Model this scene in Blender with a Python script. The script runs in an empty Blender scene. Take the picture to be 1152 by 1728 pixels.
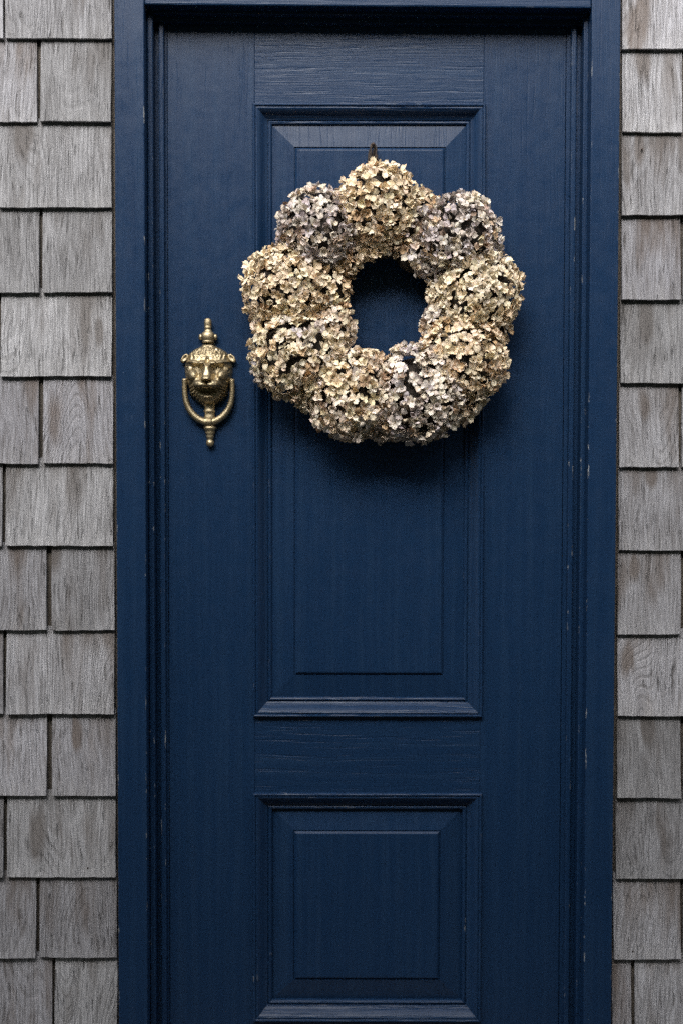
import bpy, bmesh, math, random
from mathutils import Vector, Matrix, noise

# ------------------------------------------------------------------ camera, sky, sun, exposure
sc = bpy.context.scene
COL = sc.collection
R = math.radians
PX = 0.0012                      # one photo pixel on the door plane, metres
DIST, PITCH, ROLL, ZC = 2.5, R(1.95), R(0.10), 1.45
FPX = DIST / math.cos(PITCH) / PX
CAM = Vector((0, -DIST, ZC + DIST * math.tan(PITCH)))
F_ = Vector((0, math.cos(PITCH), -math.sin(PITCH)))
R0_, U0_ = Vector((1, 0, 0)), Vector((0, math.sin(PITCH), math.cos(PITCH)))
R_ = R0_ * math.cos(ROLL) + U0_ * math.sin(ROLL)
U_ = U0_ * math.cos(ROLL) - R0_ * math.sin(ROLL)
cam_d = bpy.data.cameras.new('camera')
cam = bpy.data.objects.new('camera', cam_d)
COL.objects.link(cam)
cam_d.sensor_fit = 'VERTICAL'
cam_d.sensor_height = 36.0
cam_d.lens = 36.0 * FPX / 1728.0
cam_d.clip_start, cam_d.clip_end = 0.05, 3000
cam.matrix_world = Matrix(((R_.x, U_.x, -F_.x, CAM.x), (R_.y, U_.y, -F_.y, CAM.y), (R_.z, U_.z, -F_.z, CAM.z), (0, 0, 0, 1)))
sc.camera = cam

SUN_EL, SUN_AZ = R(41), R(14)    # high behind the camera, a little to its left
world = bpy.data.worlds.new('World')
sc.world = world
world.use_nodes = True
wn, wl = world.node_tree.nodes, world.node_tree.links
bgn = wn['Background']
skyn = wn.new('ShaderNodeTexSky')
skyn.sky_type = 'NISHITA'
skyn.sun_disc = False
skyn.sun_elevation = SUN_EL
skyn.sun_rotation = math.pi + SUN_AZ
skyn.dust_density = 4.0
hsv = wn.new('ShaderNodeHueSaturation')      # an overcast sky: nearly grey
hsv.inputs['Saturation'].default_value = 0.30
wl.new(skyn.outputs[0], hsv.inputs['Color'])
wl.new(hsv.outputs[0], bgn.inputs['Color'])
bgn.inputs['Strength'].default_value = 0.15
sun_d = bpy.data.lights.new('sun', 'SUN')
sun_d.energy = 0.80
sun_d.angle = R(40)
sun_d.color = (1.0, 0.98, 0.95)
sun = bpy.data.objects.new('sun', sun_d)
COL.objects.link(sun)
sdir = Vector((-math.sin(SUN_AZ) * math.cos(SUN_EL), -math.cos(SUN_AZ) * math.cos(SUN_EL), math.sin(SUN_EL)))
sun.rotation_euler = sdir.to_track_quat('Z', 'Y').to_euler()
sun.location = (-2, -6, 8)
sc.view_settings.view_transform = 'Standard'
sc.view_settings.look = 'None'
sc.view_settings.gamma = 1.0
sc.view_settings.use_curve_mapping = False
sc.view_settings.exposure = 1.36
sc.render.film_transparent = False
sc.cycles.use_denoising = False
sc.cycles.max_bounces = 6
sc.cycles.diffuse_bounces = 3
sc.cycles.glossy_bounces = 3
sc.cycles.transmission_bounces = 3


def at(px, py, y=0.0):
    """photo pixel -> the real point where its sight line meets the vertical plane at depth y"""
    d = F_ + R_ * ((px - 576) / FPX) - U_ * ((py - 864) / FPX)
    t = (y - CAM.y) / d.y
    return CAM + d * t


def X(px, y=0.0, py=864): return at(px, py, y).x
def Z(py, y=0.0, px=576): return at(px, py, y).z


# ------------------------------------------------------------------ node helpers and materials
def new_mat(name):
    m = bpy.data.materials.new(name)
    m.use_nodes = True
    nt = m.node_tree
    return m, nt, nt.nodes['Principled BSDF']


class NB:
    def __init__(s, nt): s.nt = nt
    def n(s, typ, **kw):
        nd = s.nt.nodes.new(typ)
        for k, v in kw.items(): setattr(nd, k, v)
        return nd
    def put(s, sock, v):
        if isinstance(v, bpy.types.NodeSocket): s.nt.links.new(v, sock)
        else: sock.default_value = v
    def math(s, op, a, b=0.0, c=None, clamp=False):
        nd = s.n('ShaderNodeMath', operation=op, use_clamp=clamp)
        s.put(nd.inputs[0], a); s.put(nd.inputs[1], b)
        if c is not None: s.put(nd.inputs[2], c)
        return nd.outputs[0]
    def mapr(s, v, a, b, c=0.0, d=1.0, smooth=False):
        nd = s.n('ShaderNodeMapRange')
        if smooth: nd.interpolation_type = 'SMOOTHSTEP'
        for i, q in enumerate((v, a, b, c, d)): s.put(nd.inputs[i], q)
        return nd.outputs[0]
    def scale(s, vec, xyz):
        nd = s.n('ShaderNodeVectorMath', operation='MULTIPLY')
        s.put(nd.inputs[0], vec); nd.inputs[1].default_value = xyz
        return nd.outputs[0]
    def add(s, a, b):
        nd = s.n('ShaderNodeVectorMath', operation='ADD')
        s.put(nd.inputs[0], a); s.put(nd.inputs[1], b)
        return nd.outputs[0]
    def noise(s, vec, sc_=1.0, detail=2.0, rough=0.5, dist=0.0):
        nd = s.n('ShaderNodeTexNoise')
        s.put(nd.inputs['Vector'], vec)
        nd.inputs['Scale'].default_value = sc_; nd.inputs['Detail'].default_value = detail
        nd.inputs['Roughness'].default_value = rough; nd.inputs['Distortion'].default_value = dist
        return nd.outputs[0], nd.outputs[1]
    def mix(s, f, a, b):
        nd = s.n('ShaderNodeMix', data_type='RGBA')
        s.put(nd.inputs[0], f); s.put(nd.inputs[6], a); s.put(nd.inputs[7], b)
        return nd.outputs[2]
    def bump(s, h, strength, dist, nrm=None):
        nd = s.n('ShaderNodeBump')
        nd.inputs['Strength'].default_value = strength; nd.inputs['Distance'].default_value = dist
        s.put(nd.inputs['Height'], h)
        if nrm is not None: s.put(nd.inputs['Normal'], nrm)
        return nd.outputs[0]


def paint(name, axis, crack, chips=1.0, wear=0.0):
    """old navy gloss paint over wood; axis = grain direction (0 across, 2 up), crack = how far the grain has opened"""
    m, nt, bs = new_mat(name)
    b = NB(nt)
    geo = b.n('ShaderNodeNewGeometry')
    p = geo.outputs['Position']
    g_fine = (9, 60, 330) if axis == 0 else (330, 60, 9)
    g_crk = (5.0, 40, 190) if axis == 0 else (190, 40, 5.0)
    warp, wc = b.noise(p, 7.0, 2)
    pw = b.add(p, b.scale(wc, (0.012, 0, 0.012)))
    fine, _ = b.noise(b.scale(pw, g_fine), 1.0, 3, 0.6)
    crk, _ = b.noise(b.scale(pw, g_crk), 1.0, 2, 0.55)
    patch, _ = b.noise(p, 5.0, 3, 0.6)
    crack_line = b.math('MULTIPLY', b.mapr(crk, 0.33, 0.45, 1, 0, True), b.mapr(patch, 0.38, 0.62, 0.25, 1.0))
    peel, _ = b.noise(p, 620.0, 2, 0.6)
    micro, _ = b.noise(p, 1500.0, 1, 0.5)
    blotch, _ = b.noise(p, 2.3, 4, 0.6)
    # colour: navy, slightly faded in patches, streaked along the grain
    col = b.mix(b.mapr(blotch, 0.3, 0.7), (0.0054, 0.0215, 0.0580, 1), (0.0076, 0.0262, 0.0670, 1))
    col = b.mix(b.mapr(fine, 0.35, 0.75, 0, 0.35), col, (0.011, 0.034, 0.083, 1))
    col = b.mix(b.mapr(micro, 0.3, 0.75, 0.0, 0.45), col, (0.003, 0.0150, 0.047, 1))
    brush, _ = b.noise(b.scale(pw, (1.6, 20, 70) if axis == 0 else (70, 20, 1.6)), 1.0, 3, 0.6)
    col = b.mix(b.mapr(brush, 0.45, 0.75, 0.0, 0.40), col, (0.016, 0.040, 0.086, 1))
    # chips along the arrises down to grey primer
    ea = b.n('ShaderNodeAttribute'); ea.attribute_name = 'edge'
    edge = ea.outputs['Fac']
    c1, _ = b.noise(b.scale(p, (30, 60, 120) if axis == 0 else (120, 60, 30)), 1.0, 3, 0.65)
    c2, _ = b.noise(p, 4.2, 2)
    chip = b.math('MULTIPLY', b.math('MULTIPLY', edge, b.mapr(c1, 0.60, 0.66, 0, 1)), b.mapr(c2, 0.54 - wear, 0.68 - wear, 0, 1))
    s1, _ = b.noise(b.scale(p, (90, 90, 300) if axis == 0 else (300, 90, 90)), 1.0, 2, 0.7)
    s2, _ = b.noise(b.add(p, (3.1, 0, 1.7)), 6.0, 2)
    spot = b.math('MULTIPLY', b.math('MULTIPLY', b.mapr(s1, 0.745, 0.78, 0, 1), 0.6), b.mapr(s2, 0.55, 0.66, 0, 1))
    chip = b.math('MULTIPLY', b.math('ADD', chip, spot, clamp=True), chips)
    col = b.mix(chip, col, (0.20, 0.215, 0.225, 1))
    nt.links.new(col, bs.inputs['Base Color'])
    rr, _ = b.noise(p, 38.0, 3, 0.6)
    nt.links.new(b.math('ADD', b.mapr(rr, 0.3, 0.7, 0.31, 0.42), b.math('MULTIPLY', chip, 0.3)), bs.inputs['Roughness'])
    bs.inputs['Specular IOR Level'].default_value = 0.25
    n1 = b.bump(b.math('SUBTRACT', b.math('MULTIPLY', fine, 0.65), b.math('MULTIPLY', crack_line, 1.0)), crack, 0.0016)
    n2 = b.bump(peel, 0.13, 0.0009, n1)
    lumps, _ = b.noise(p, 16.0, 2)
    n3 = b.bump(b.math('SUBTRACT', lumps, b.math('MULTIPLY', chip, 0.35)), 0.12, 0.006, n2)
    nt.links.new(n3, bs.inputs['Normal'])
    return m


M = {}
M['paint_v'] = paint('navy_paint_upright_grain', 2, 0.30, 0.9)
M['paint_h'] = paint('navy_paint_level_grain', 0, 0.44, 0.22)
M['paint_mh'] = paint('navy_paint_level_moulding', 0, 0.62, 1.0, 0.05)
M['paint_frame'] = paint('navy_paint_frame', 2, 0.36, 1.0, 0.10)


def shingle_mat():
    m, nt, bs = new_mat('weathered_cedar')
    b = NB(nt)
    tc = b.n('ShaderNodeTexCoord')
    oi = b.n('ShaderNodeObjectInfo')
    rnd = oi.outputs['Random']
    cmb = b.n('ShaderNodeCombineXYZ')
    b.put(cmb.inputs[0], b.math('MULTIPLY', rnd, 37.0)); b.put(cmb.inputs[1], b.math('MULTIPLY', rnd, 91.0)); b.put(cmb.inputs[2], b.math('MULTIPLY', rnd, 53.0))
    p0 = tc.outputs['Object']
    p = b.add(p0, cmb.outputs[0])
    _, wc = b.noise(b.scale(p, (9, 9, 5)), 1.0, 2)
    pw = b.add(p, b.scale(wc, (0.026, 0, 0.012)))
    # growth rings: level lines of a drawn-out noise
    ringn, _ = b.noise(b.scale(pw, (7.0, 5.0, 1.25)), 1.0, 1.0, 0.4)
    ring = b.math('SINE', b.math('MULTIPLY', ringn, 300.0))
    fib, _ = b.noise(b.scale(pw, (430, 60, 17)), 1.0, 3, 0.65)
    fib2, _ = b.noise(b.scale(pw, (150, 40, 8)), 1.0, 3, 0.6)
    crkn, _ = b.noise(b.scale(pw, (210, 40, 16)), 1.0, 2, 0.55)
    where, _ = b.noise(p, 14.0, 2)
    crk = b.math('MULTIPLY', b.mapr(crkn, 0.33, 0.40, 1, 0, True), b.mapr(where, 0.35, 0.6, 0.1, 1))
    tone, _ = b.noise(b.scale(p, (26, 10, 5)), 1.0, 3, 0.6)
    st, _ = b.noise(b.scale(b.add(pw, (5, 5, 5)), (17, 8, 3.4)), 1.0, 3, 0.6)
    col = b.mix(b.mapr(tone, 0.28, 0.72), (0.230, 0.226, 0.235, 1), (0.378, 0.378, 0.400, 1))
    col = b.mix(b.mapr(fib2, 0.30, 0.72, 0.0, 0.55), col, (0.452, 0.453, 0.474, 1))
    col = b.mix(b.math('MULTIPLY', b.mapr(ring, 0.2, 1, 0.0, 0.34), b.mapr(where, 0.40, 0.62, 0.15, 1.0)), col, (0.12, 0.112, 0.108, 1))
    col = b.mix(b.mapr(fib, 0.36, 0.62, 0.62, 0.0), col, (0.085, 0.078, 0.075, 1))
    sep = b.n('ShaderNodeSeparateXYZ'); nt.links.new(p0, sep.inputs[0])
    st = b.math('ADD', st, b.mapr(sep.outputs[2], 0.0, 0.17, -0.07, 0.06))
    kc = b.n('ShaderNodeSeparateColor'); nt.links.new(oi.outputs['Color'], kc.inputs[0])
    pws = b.n('ShaderNodeSeparateXYZ'); nt.links.new(b.add(p0, b.scale(wc, (0.018, 0, 0.018))), pws.inputs[0])
    kdx = b.math('SUBTRACT', b.math('SUBTRACT', pws.outputs[0], 0.009), kc.outputs[0])
    kdz = b.math('MULTIPLY', b.math('SUBTRACT', b.math('SUBTRACT', pws.outputs[2], 0.009), kc.outputs[1]), 0.32)
    kd = b.math('SQRT', b.math('ADD', b.math('MULTIPLY', kdx, kdx), b.math('MULTIPLY', kdz, kdz)))
    kn = b.math('DIVIDE', kd, b.math('ADD', kc.outputs[2], 0.00001))
    st = b.math('ADD', st, b.mapr(kn, 0.2, 1.6, 0.30, 0.0))
    col = b.mix(b.mapr(st, 0.50, 0.68, 0.0, 0.80), col, (0.120, 0.102, 0.091, 1))
    col = b.mix(b.math('MULTIPLY', crk, 0.55), col, (0.05, 0.044, 0.040, 1))
    # silvery bleached lower edge (weather runs off there)
    blc = b.math('MULTIPLY', b.mapr(sep.outputs[2], 0.0, 0.045, 0.32, 0.0), b.mapr(fib2, 0.35, 0.6))
    col = b.mix(blc, col, (0.46, 0.455, 0.455, 1))
    hv = b.n('ShaderNodeHueSaturation')
    b.put(hv.inputs['Value'], b.mapr(b.math('FRACT', b.math('MULTIPLY', rnd, 7.77)), 0, 1, 0.77, 1.18))
    b.put(hv.inputs['Saturation'], b.mapr(b.math('FRACT', b.math('MULTIPLY', rnd, 13.3)), 0, 1, 0.6, 1.6))
    nt.links.new(col, hv.inputs['Color'])
    nt.links.new(hv.outputs[0], bs.inputs['Base Color'])
    bs.inputs['Roughness'].default_value = 0.82
    bs.inputs['Specular IOR Level'].default_value = 0.3
    h = b.math('ADD', b.math('MULTIPLY', b.mapr(ring, 0.2, 1.0, 0.0, 1.0), -0.28), b.math('MULTIPLY', fib2, 0.9))
    h = b.math('ADD', h, b.math('MULTIPLY', fib, 0.5))
    h = b.math('SUBTRACT', h, b.math('MULTIPLY', crk, 0.9))
    nt.links.new(b.bump(h, 0.9, 0.0026), bs.inputs['Normal'])
    return m


M['shingle'] = shingle_mat()


def plain(name, colr, rough=0.8, nscale=30, var=0.3, metallic=0.0, bump=0.2):
    m, nt, bs = new_mat(name)
    b = NB(nt)
    geo = b.n('ShaderNodeNewGeometry')
    f, _ = b.noise(geo.outputs['Position'], nscale, 4, 0.6)
    c2 = tuple(c * (1 - var) for c in colr) + (1,)
    c3 = tuple(min(1, c * (1 + var)) for c in colr) + (1,)
    nt.links.new(b.mix(b.mapr(f, 0.3, 0.7), c2, c3), bs.inputs['Base Color'])
    bs.inputs['Roughness'].default_value = rough
    bs.inputs['Metallic'].default_value = metallic
    nt.links.new(b.bump(f, bump, 0.01), bs.inputs['Normal'])
    return m


M['sheathing'] = plain('old_sheathing', (0.10, 0.085, 0.07))
M['jamb_dark'] = plain('weathered_jamb_wood', (0.03, 0.03, 0.034), 0.8, 60)
M['grass'] = plain('dark_gravel', (0.085, 0.080, 0.072), 0.9, 6, 0.4)
M['stone'] = plain('granite_step', (0.26, 0.25, 0.24), 0.8, 60)
M['leaf'] = plain('shade_hedge_leaf', (0.042, 0.062, 0.030), 0.55, 9, 0.4)  # foliage of the unseen screen added to shade the lower wall
M['twig'] = plain('shade_hedge_twig', (0.07, 0.05, 0.035), 0.9, 40)
M['vine'] = plain('dark_vine', (0.030, 0.020, 0.014), 0.8, 150, 0.5)
M['core'] = plain('gap_shade_core', (0.018, 0.013, 0.009), 0.9, 120, 0.5)  # near-black filler colour, paints shade into the gaps between florets
M['iron'] = plain('rusty_iron', (0.05, 0.035, 0.028), 0.6, 200, 0.4, 0.6)


def petal_mat():
    m, nt, bs = new_mat('dried_petal')
    b = NB(nt)
    at_ = b.n('ShaderNodeAttribute'); at_.attribute_name = 'Col'
    geo = b.n('ShaderNodeNewGeometry')
    f, _ = b.noise(geo.outputs['Position'], 260.0, 3, 0.6)
    g, _ = b.noise(geo.outputs['Position'], 70.0, 2, 0.6)
    mul = b.n('ShaderNodeMix', data_type='RGBA', blend_type='MULTIPLY')
    mul.inputs[0].default_value = 1.0
    nt.links.new(at_.outputs['Color'], mul.inputs[6])
    nt.links.new(b.mix(b.mapr(f, 0.3, 0.75), (1, 1, 1, 1), (0.93, 0.90, 0.85, 1)), mul.inputs[7])
    col = b.mix(b.mapr(g, 0.64, 0.80, 0, 0.12), mul.outputs[2], (0.30, 0.19, 0.10, 1))
    nt.links.new(col, bs.inputs['Base Color'])
    bs.inputs['Roughness'].default_value = 0.62
    bs.inputs['Specular IOR Level'].default_value = 0.15
    nt.links.new(b.bump(f, 0.35, 0.0015), bs.inputs['Normal'])
    tr = b.n('ShaderNodeBsdfTranslucent')
    nt.links.new(col, tr.inputs['Color'])
    mx = b.n('ShaderNodeMixShader'); mx.inputs[0].default_value = 0.08
    nt.links.new(bs.outputs[0], mx.inputs[1]); nt.links.new(tr.outputs[0], mx.inputs[2])
    nt.links.new(mx.outputs[0], nt.nodes['Material Output'].inputs['Surface'])
    return m


M['petal'] = petal_mat()


def brass_mat():
    m, nt, bs = new_mat('antique_brass')
    b = NB(nt)
    geo = b.n('ShaderNodeNewGeometry')
    p = geo.outputs['Position']
    f, _ = b.noise(p, 130.0, 4, 0.65)
    g, _ = b.noise(p, 700.0, 2, 0.6)
    col = b.mix(b.mapr(f, 0.35, 0.68), (0.53, 0.44, 0.285, 1), (0.25, 0.20, 0.12, 1))
    nt.links.new(col, bs.inputs['Base Color'])
    bs.inputs['Metallic'].default_value = 1.0
    nt.links.new(b.mapr(f, 0.3, 0.75, 0.44, 0.60), bs.inputs['Roughness'])
    nt.links.new(b.bump(g, 0.25, 0.0007), bs.inputs['Normal'])
    return m


M['brass'] = brass_mat()


# ------------------------------------------------------------------ object helpers
def link(name, me, mat, root=None, smooth=False):
    o = bpy.data.objects.new(name, me)
    COL.objects.link(o)
    if mat is not None: me.materials.append(M[mat])
    if smooth:
        me.polygons.foreach_set('use_smooth', [True] * len(me.polygons))
    if root is not None:
        o.parent = root
    return o


def origin(root):
    v = Vector((0, 0, 0))
    while root is not None:
        v += root.location
        root = root.parent
    return v


def mesh_obj(name, verts, faces, mat, root=None, smooth=False):
    """world coordinates in, stored relative to the parent chain"""
    off = origin(root)
    me = bpy.data.meshes.new(name)
    me.from_pydata([tuple(Vector(v) - off) for v in verts], [], faces)
    me.update()
    return link(name, me, mat, root, smooth)


def bm_obj(name, bm, mat, root=None, smooth=False):
    off = origin(root)
    bmesh.ops.translate(bm, verts=bm.verts, vec=-off)
    bmesh.ops.recalc_face_normals(bm, faces=bm.faces)
    me = bpy.data.meshes.new(name)
    bm.to_mesh(me)
    bm.free()
    return link(name, me, mat, root, smooth)


def empty(name, loc, label, cat, kind=None):
    o = bpy.data.objects.new(name, None)
    o.empty_display_size = 0.1
    COL.objects.link(o)
    o.location = loc
    o['label'] = label
    o['category'] = cat
    if kind: o['kind'] = kind
    return o


def bm_hexa(pts, bevel=0.0, segs=2):
    """eight corners: front 4 (x0z0, x1z0, x1z1, x0z1) then back 4"""
    bm = bmesh.new()
    v = [bm.verts.new(p) for p in pts]
    for f in ((0, 1, 2, 3), (7, 6, 5, 4), (0, 4, 5, 1), (1, 5, 6, 2), (2, 6, 7, 3), (3, 7, 4, 0)):
        bm.faces.new([v[i] for i in f])
    if bevel:
        bmesh.ops.bevel(bm, geom=list(bm.edges), offset=bevel, segments=segs, affect='EDGES', profile=0.5)
        lay = bm.faces.layers.float.new('edge')          # worn arris: the narrow faces of the bevel
        for f in bm.faces:
            f.normal_update()
            f[lay] = 1.0 if max(abs(c) for c in f.normal) < 0.995 else 0.0
    return bm


def bm_box(x0, x1, y0, y1, z0, z1, bevel=0.0, segs=2, za=None, zb=None):
    """za / zb: bottom z at the x0 and x1 ends when the piece hangs slightly out of level"""
    za = z0 if za is None else za
    zb = z0 if zb is None else zb
    return bm_hexa([(x0, y0, za), (x1, y0, zb), (x1, y0, z1), (x0, y0, z1), (x0, y1, za), (x1, y1, zb), (x1, y1, z1), (x0, y1, z1)], bevel, segs)


rng = random.Random(11)

# ------------------------------------------------------------------ setting: ground, step
STEP_TOP = 0.16
def grid_sheet(name, mat, ext, z):
    vs = [(-ext, -ext, z), (ext, -ext, z), (ext, ext, z), (-ext, ext, z)]
    o = mesh_obj(name, vs, [(0, 1, 2, 3)], mat)
    o['kind'] = 'structure'
    return o
ground = grid_sheet('ground', 'grass', 600, 0.0)

Y_CAS = -0.064        # front face of the casing
Y_B1 = -0.032         # outer bead
Y_B2 = -0.014         # inner stop bead
Y_WALL = -0.029       # face of the boards behind the shingles
xl_out, xl_in = X(197, Y_CAS), X(246.5, Y_CAS)
xr_in, xr_out = X(990.5, Y_CAS), X(1038.5, Y_CAS)

bm = bm_box(xl_out - 0.12, xr_out + 0.12, -0.48, -0.02, 0.0, STEP_TOP, 0.012)
step = bm_obj('door_step', bm, 'stone')
step['kind'] = 'structure'

# ------------------------------------------------------------------ house wall with single shingles
wall = empty('house_wall', (0, 0, 0), 'house wall clad in weathered grey cedar shingles around the blue door', 'wall', 'thing')
WX0, WX1, WTOP = -1.75, 1.75, 2.95
z_headtop = Z(-85, Y_CAS)
for nm, a in (('sheathing', (WX0, xl_out + 0.02, 0.02, WTOP)), ('sheathing', (xr_out - 0.02, WX1, 0.02, WTOP)), ('sheathing', (xl_out + 0.0205, xr_out - 0.0205, z_headtop, WTOP))):
    bm_obj(nm, bm_box(a[0], a[1], Y_WALL, Y_WALL + 0.03, a[2], a[3]), 'sheathing', wall)

BUTT = 0.0105          # thickness at the butt
KNOTS = []
for kx, ky, kr in ((38, 224, .013), (1078, 40, .016), (1090, 98, .012), (1082, 246, .009), (1093, 540, .011), (1090, 690, .010), (88, 690, .017), (88, 940, .010), (1096, 1222, .012), (130, 1240, .009),
                   (60, 1410, .014), (1100, 800, .009), (1062, 1120, .010), (165, 560, .007), (1075, 960, .009)):
    kp = at(kx, ky, -0.055)
    KNOTS.append((kp.x, kp.z, kr))


def shingle(x0, x1, zb, length, lean=0.0, dz=0.0, thick=BUTT):
    """a tapered cedar shingle: bottom at zb, its head tucked behind the course above"""
    n = max(5, int((x1 - x0) / 0.014))
    yb0 = Y_WALL - 0.0065 - thick - lean       # front face at the butt
    ytop = Y_WALL - 0.0075
    wob = [rng.uniform(-1, 1) for _ in range(n + 1)]
    seed = rng.uniform(0, 100)
    verts, faces = [], []
    skew = rng.uniform(-0.0012, 0.0012)
    cup = rng.uniform(-0.0014, 0.0014)
    for i in range(n + 1):
        t = i / n
        x = x0 + (x1 - x0) * t
        z = zb + dz * (t - 0.5) + 0.0007 * wob[i] + 0.0007 * (noise.noise((seed, t * 2.2, 0)))
        y = yb0 + cup * (2 * t - 1) ** 2 + 0.0008 * noise.noise((seed + 9, t * 3, 0))
        xs = x + (skew if i in (0, n) else 0)
        tl = (t - 0.5)
        verts += [(xs, y + thick, z + 0.0010), (xs, y + 0.0011, z), (xs, y, z + 0.0011),
                  (x - skew * 0.3, (y * 0.55 + ytop * 0.45) - 0.0002, z + length * 0.5), (x, ytop, zb + length)]
    for i in range(n):
        for k in range(4):
            a = i * 5 + k
            faces.append((a, a + 5, a + 6, a + 1))
    faces.append(tuple(range(0, 5))[::-1])
    faces.append(tuple(range(n * 5, n * 5 + 5)))
    # origin of each shingle at its own lower corner, so its grain is its own
    off = Vector((x0, yb0, zb))
    me = bpy.data.meshes.new('shingle')
    me.from_pydata([tuple(Vector(v) - off) for v in verts], [], [tuple(reversed(f)) for f in faces])
    me.update()
    o = link('shingle', me, 'shingle', wall)
    o.location = off
    o.color = (0, 0, 0, 1)
    for kx, kz, kr in KNOTS:                   # a knot or an old rust run in this board
        if x0 < kx < x1 and zb < kz < zb + 0.176: o.color = (kx - x0, kz - zb, kr, 1)
    return o


YF = Y_WALL - 0.017
L_BOT = [66, 207, 352, 495, 636, 783, 923, 1065, 1206, 1344, 1482, 1618, 1755]
R_BOT = [82, 222, 362, 505, 647, 788, 929, 1070, 1209, 1346, 1482, 1618, 1755]
L_X = [[-150, 5, 9, 188], [-60, 62, 69, 188], [-178, -8, -2, 188], [-80, 66, 72, 189], [-150, -4, 2, 189], [-70, 65, 73, 191], [-140, 4, 10, 191],
       [-60, 78, 87, 193], [-150, 5, 11, 193], [-70, 79, 88, 195], [-160, 6, 12, 195], [-85, 61, 67, 197], [-60, 88, 93, 198]]
R_X = [[1049, 1194, 1200, 1330], [1049, 1150, 1155, 1290], [1048, 1204, 1210, 1340], [1048, 1147, 1152.5, 1300], [1046, 1186, 1192, 1320], [1044, 1144, 1150, 1280], [1043, 1206, 1212, 1330],
       [1042, 1148, 1154, 1310], [1041, 1196, 1203, 1340], [1040, 1147, 1153, 1290], [1038, 1208, 1214, 1330], [1034, 1147, 1152, 1300], [1032, 1064, 1070, 1200]]


def run_on(xs, side, zb, ln):
    """carry a course on past the edge of the picture"""
    x = xs
    lim = WX0 if side < 0 else WX1
    while (x > lim + 0.1) if side < 0 else (x < lim - 0.1):
        w = rng.uniform(0.11, 0.20)
        g = rng.uniform(0.003, 0.007)
        a, c = (x - g - w, x - g) if side < 0 else (x + g, x + g + w)
        if side < 0: a = max(a, lim)
        else: c = min(c, lim)
        shingle(a, c, zb + rng.uniform(-0.002, 0.002), ln, rng.uniform(0, 0.002), rng.uniform(-0.002, 0.002))
        x = a if side < 0 else c


LEN = 0.1765
for bots, xs, side in ((L_BOT, L_X, -1), (R_BOT, R_X, 1)):
    for i, (by, xx) in enumerate(zip(bots, xs)):
        zb = Z(by, YF)
        pairs = [(xx[0], xx[1]), (xx[2], xx[3])]
        for (a, c) in pairs:
            xa, xc = at(a, by, YF).x, at(c, by, YF).x
            shingle(xa, xc, zb + rng.uniform(-0.0008, 0.0008), LEN, rng.uniform(0, 0.002), rng.uniform(-0.0016, 0.0016))
        edge = at(xx[0], by, YF).x if side < 0 else at(xx[3], by, YF).x
        run_on(edge, side, zb, LEN)
    # courses below and above the picture
    zb = Z(bots[-1], YF)
    cx = xl_out - 0.004 if side < 0 else xr_out + 0.004
    while zb > 0.22:
        zb -= 0.166
        run_on(cx, side, zb, LEN)
    zb = Z(bots[0], YF)
    while zb < WTOP - 0.2:
        zb += 0.170
        if zb < z_headtop + 0.03: run_on(cx, side, zb, LEN)
        else: run_on(cx if side < 0 else cx, side, zb, LEN)
# courses over the door head
zb = z_headtop + 0.045
while zb < WTOP - 0.1:
    x = xl_out - 0.001
    while x < xr_out - 0.04:
        w = min(rng.uniform(0.11, 0.19), xr_out - 0.001 - x)
        shingle(x, x + w, zb, min(LEN, WTOP - zb), 0.001)
        x += w + rng.uniform(0.003, 0.007)
    zb += 0.170

for px_, py_ in ((149, 1464), (1082, 252), (1066, 1604), (133, 1590)):
    c = at(px_, py_, Y_WALL - 0.014)
    nb = bmesh.new()
    bmesh.ops.create_cone(nb, cap_ends=True, segments=10, radius1=0.0019, radius2=0.0015, depth=0.008)
    bmesh.ops.rotate(nb, verts=nb.verts, cent=(0, 0, 0), matrix=Matrix.Rotation(R(90), 3, 'X'))
    bmesh.ops.translate(nb, verts=nb.verts, vec=c)
    bm_obj('nail', nb, 'iron', wall)

# ------------------------------------------------------------------ door frame
DOOR_BOT = STEP_TOP + 0.05
fr = empty('door_surround', (0, 0, STEP_TOP), 'navy painted wooden door frame with flat casing and chipped stepped edges', 'door frame', 'thing')
zl, zr = Z(7, Y_CAS, 246), Z(13, Y_CAS, 990)        # the head hangs a little out of level
zt = z_headtop
def head_z(x, drop=0.0):
    t = (x - xl_in) / (xr_in - xl_in)
    return zl + (zr - zl) * t - drop
# side casings, full height; head casing between them
bm_obj('side_casing', bm_box(xl_out, xl_in, Y_CAS, -0.0015, STEP_TOP, zt, 0.0022), 'paint_frame', fr)
bm_obj('side_casing', bm_box(xr_in, xr_out, Y_CAS, -0.0015, STEP_TOP, zt, 0.0022), 'paint_frame', fr)
bm_obj('head_casing', bm_box(xl_in + 0.0006, xr_in - 0.0006, Y_CAS + 0.002, 0.012, zl, zt, 0.003, za=zl, zb=zr), 'paint_h', fr)
bm_obj('drip_cap', bm_box(xl_out - 0.02, xr_out + 0.02, Y_CAS - 0.025, Y_WALL + 0.02, zt + 0.001, zt + 0.028, 0.003), 'paint_h', fr)
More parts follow.
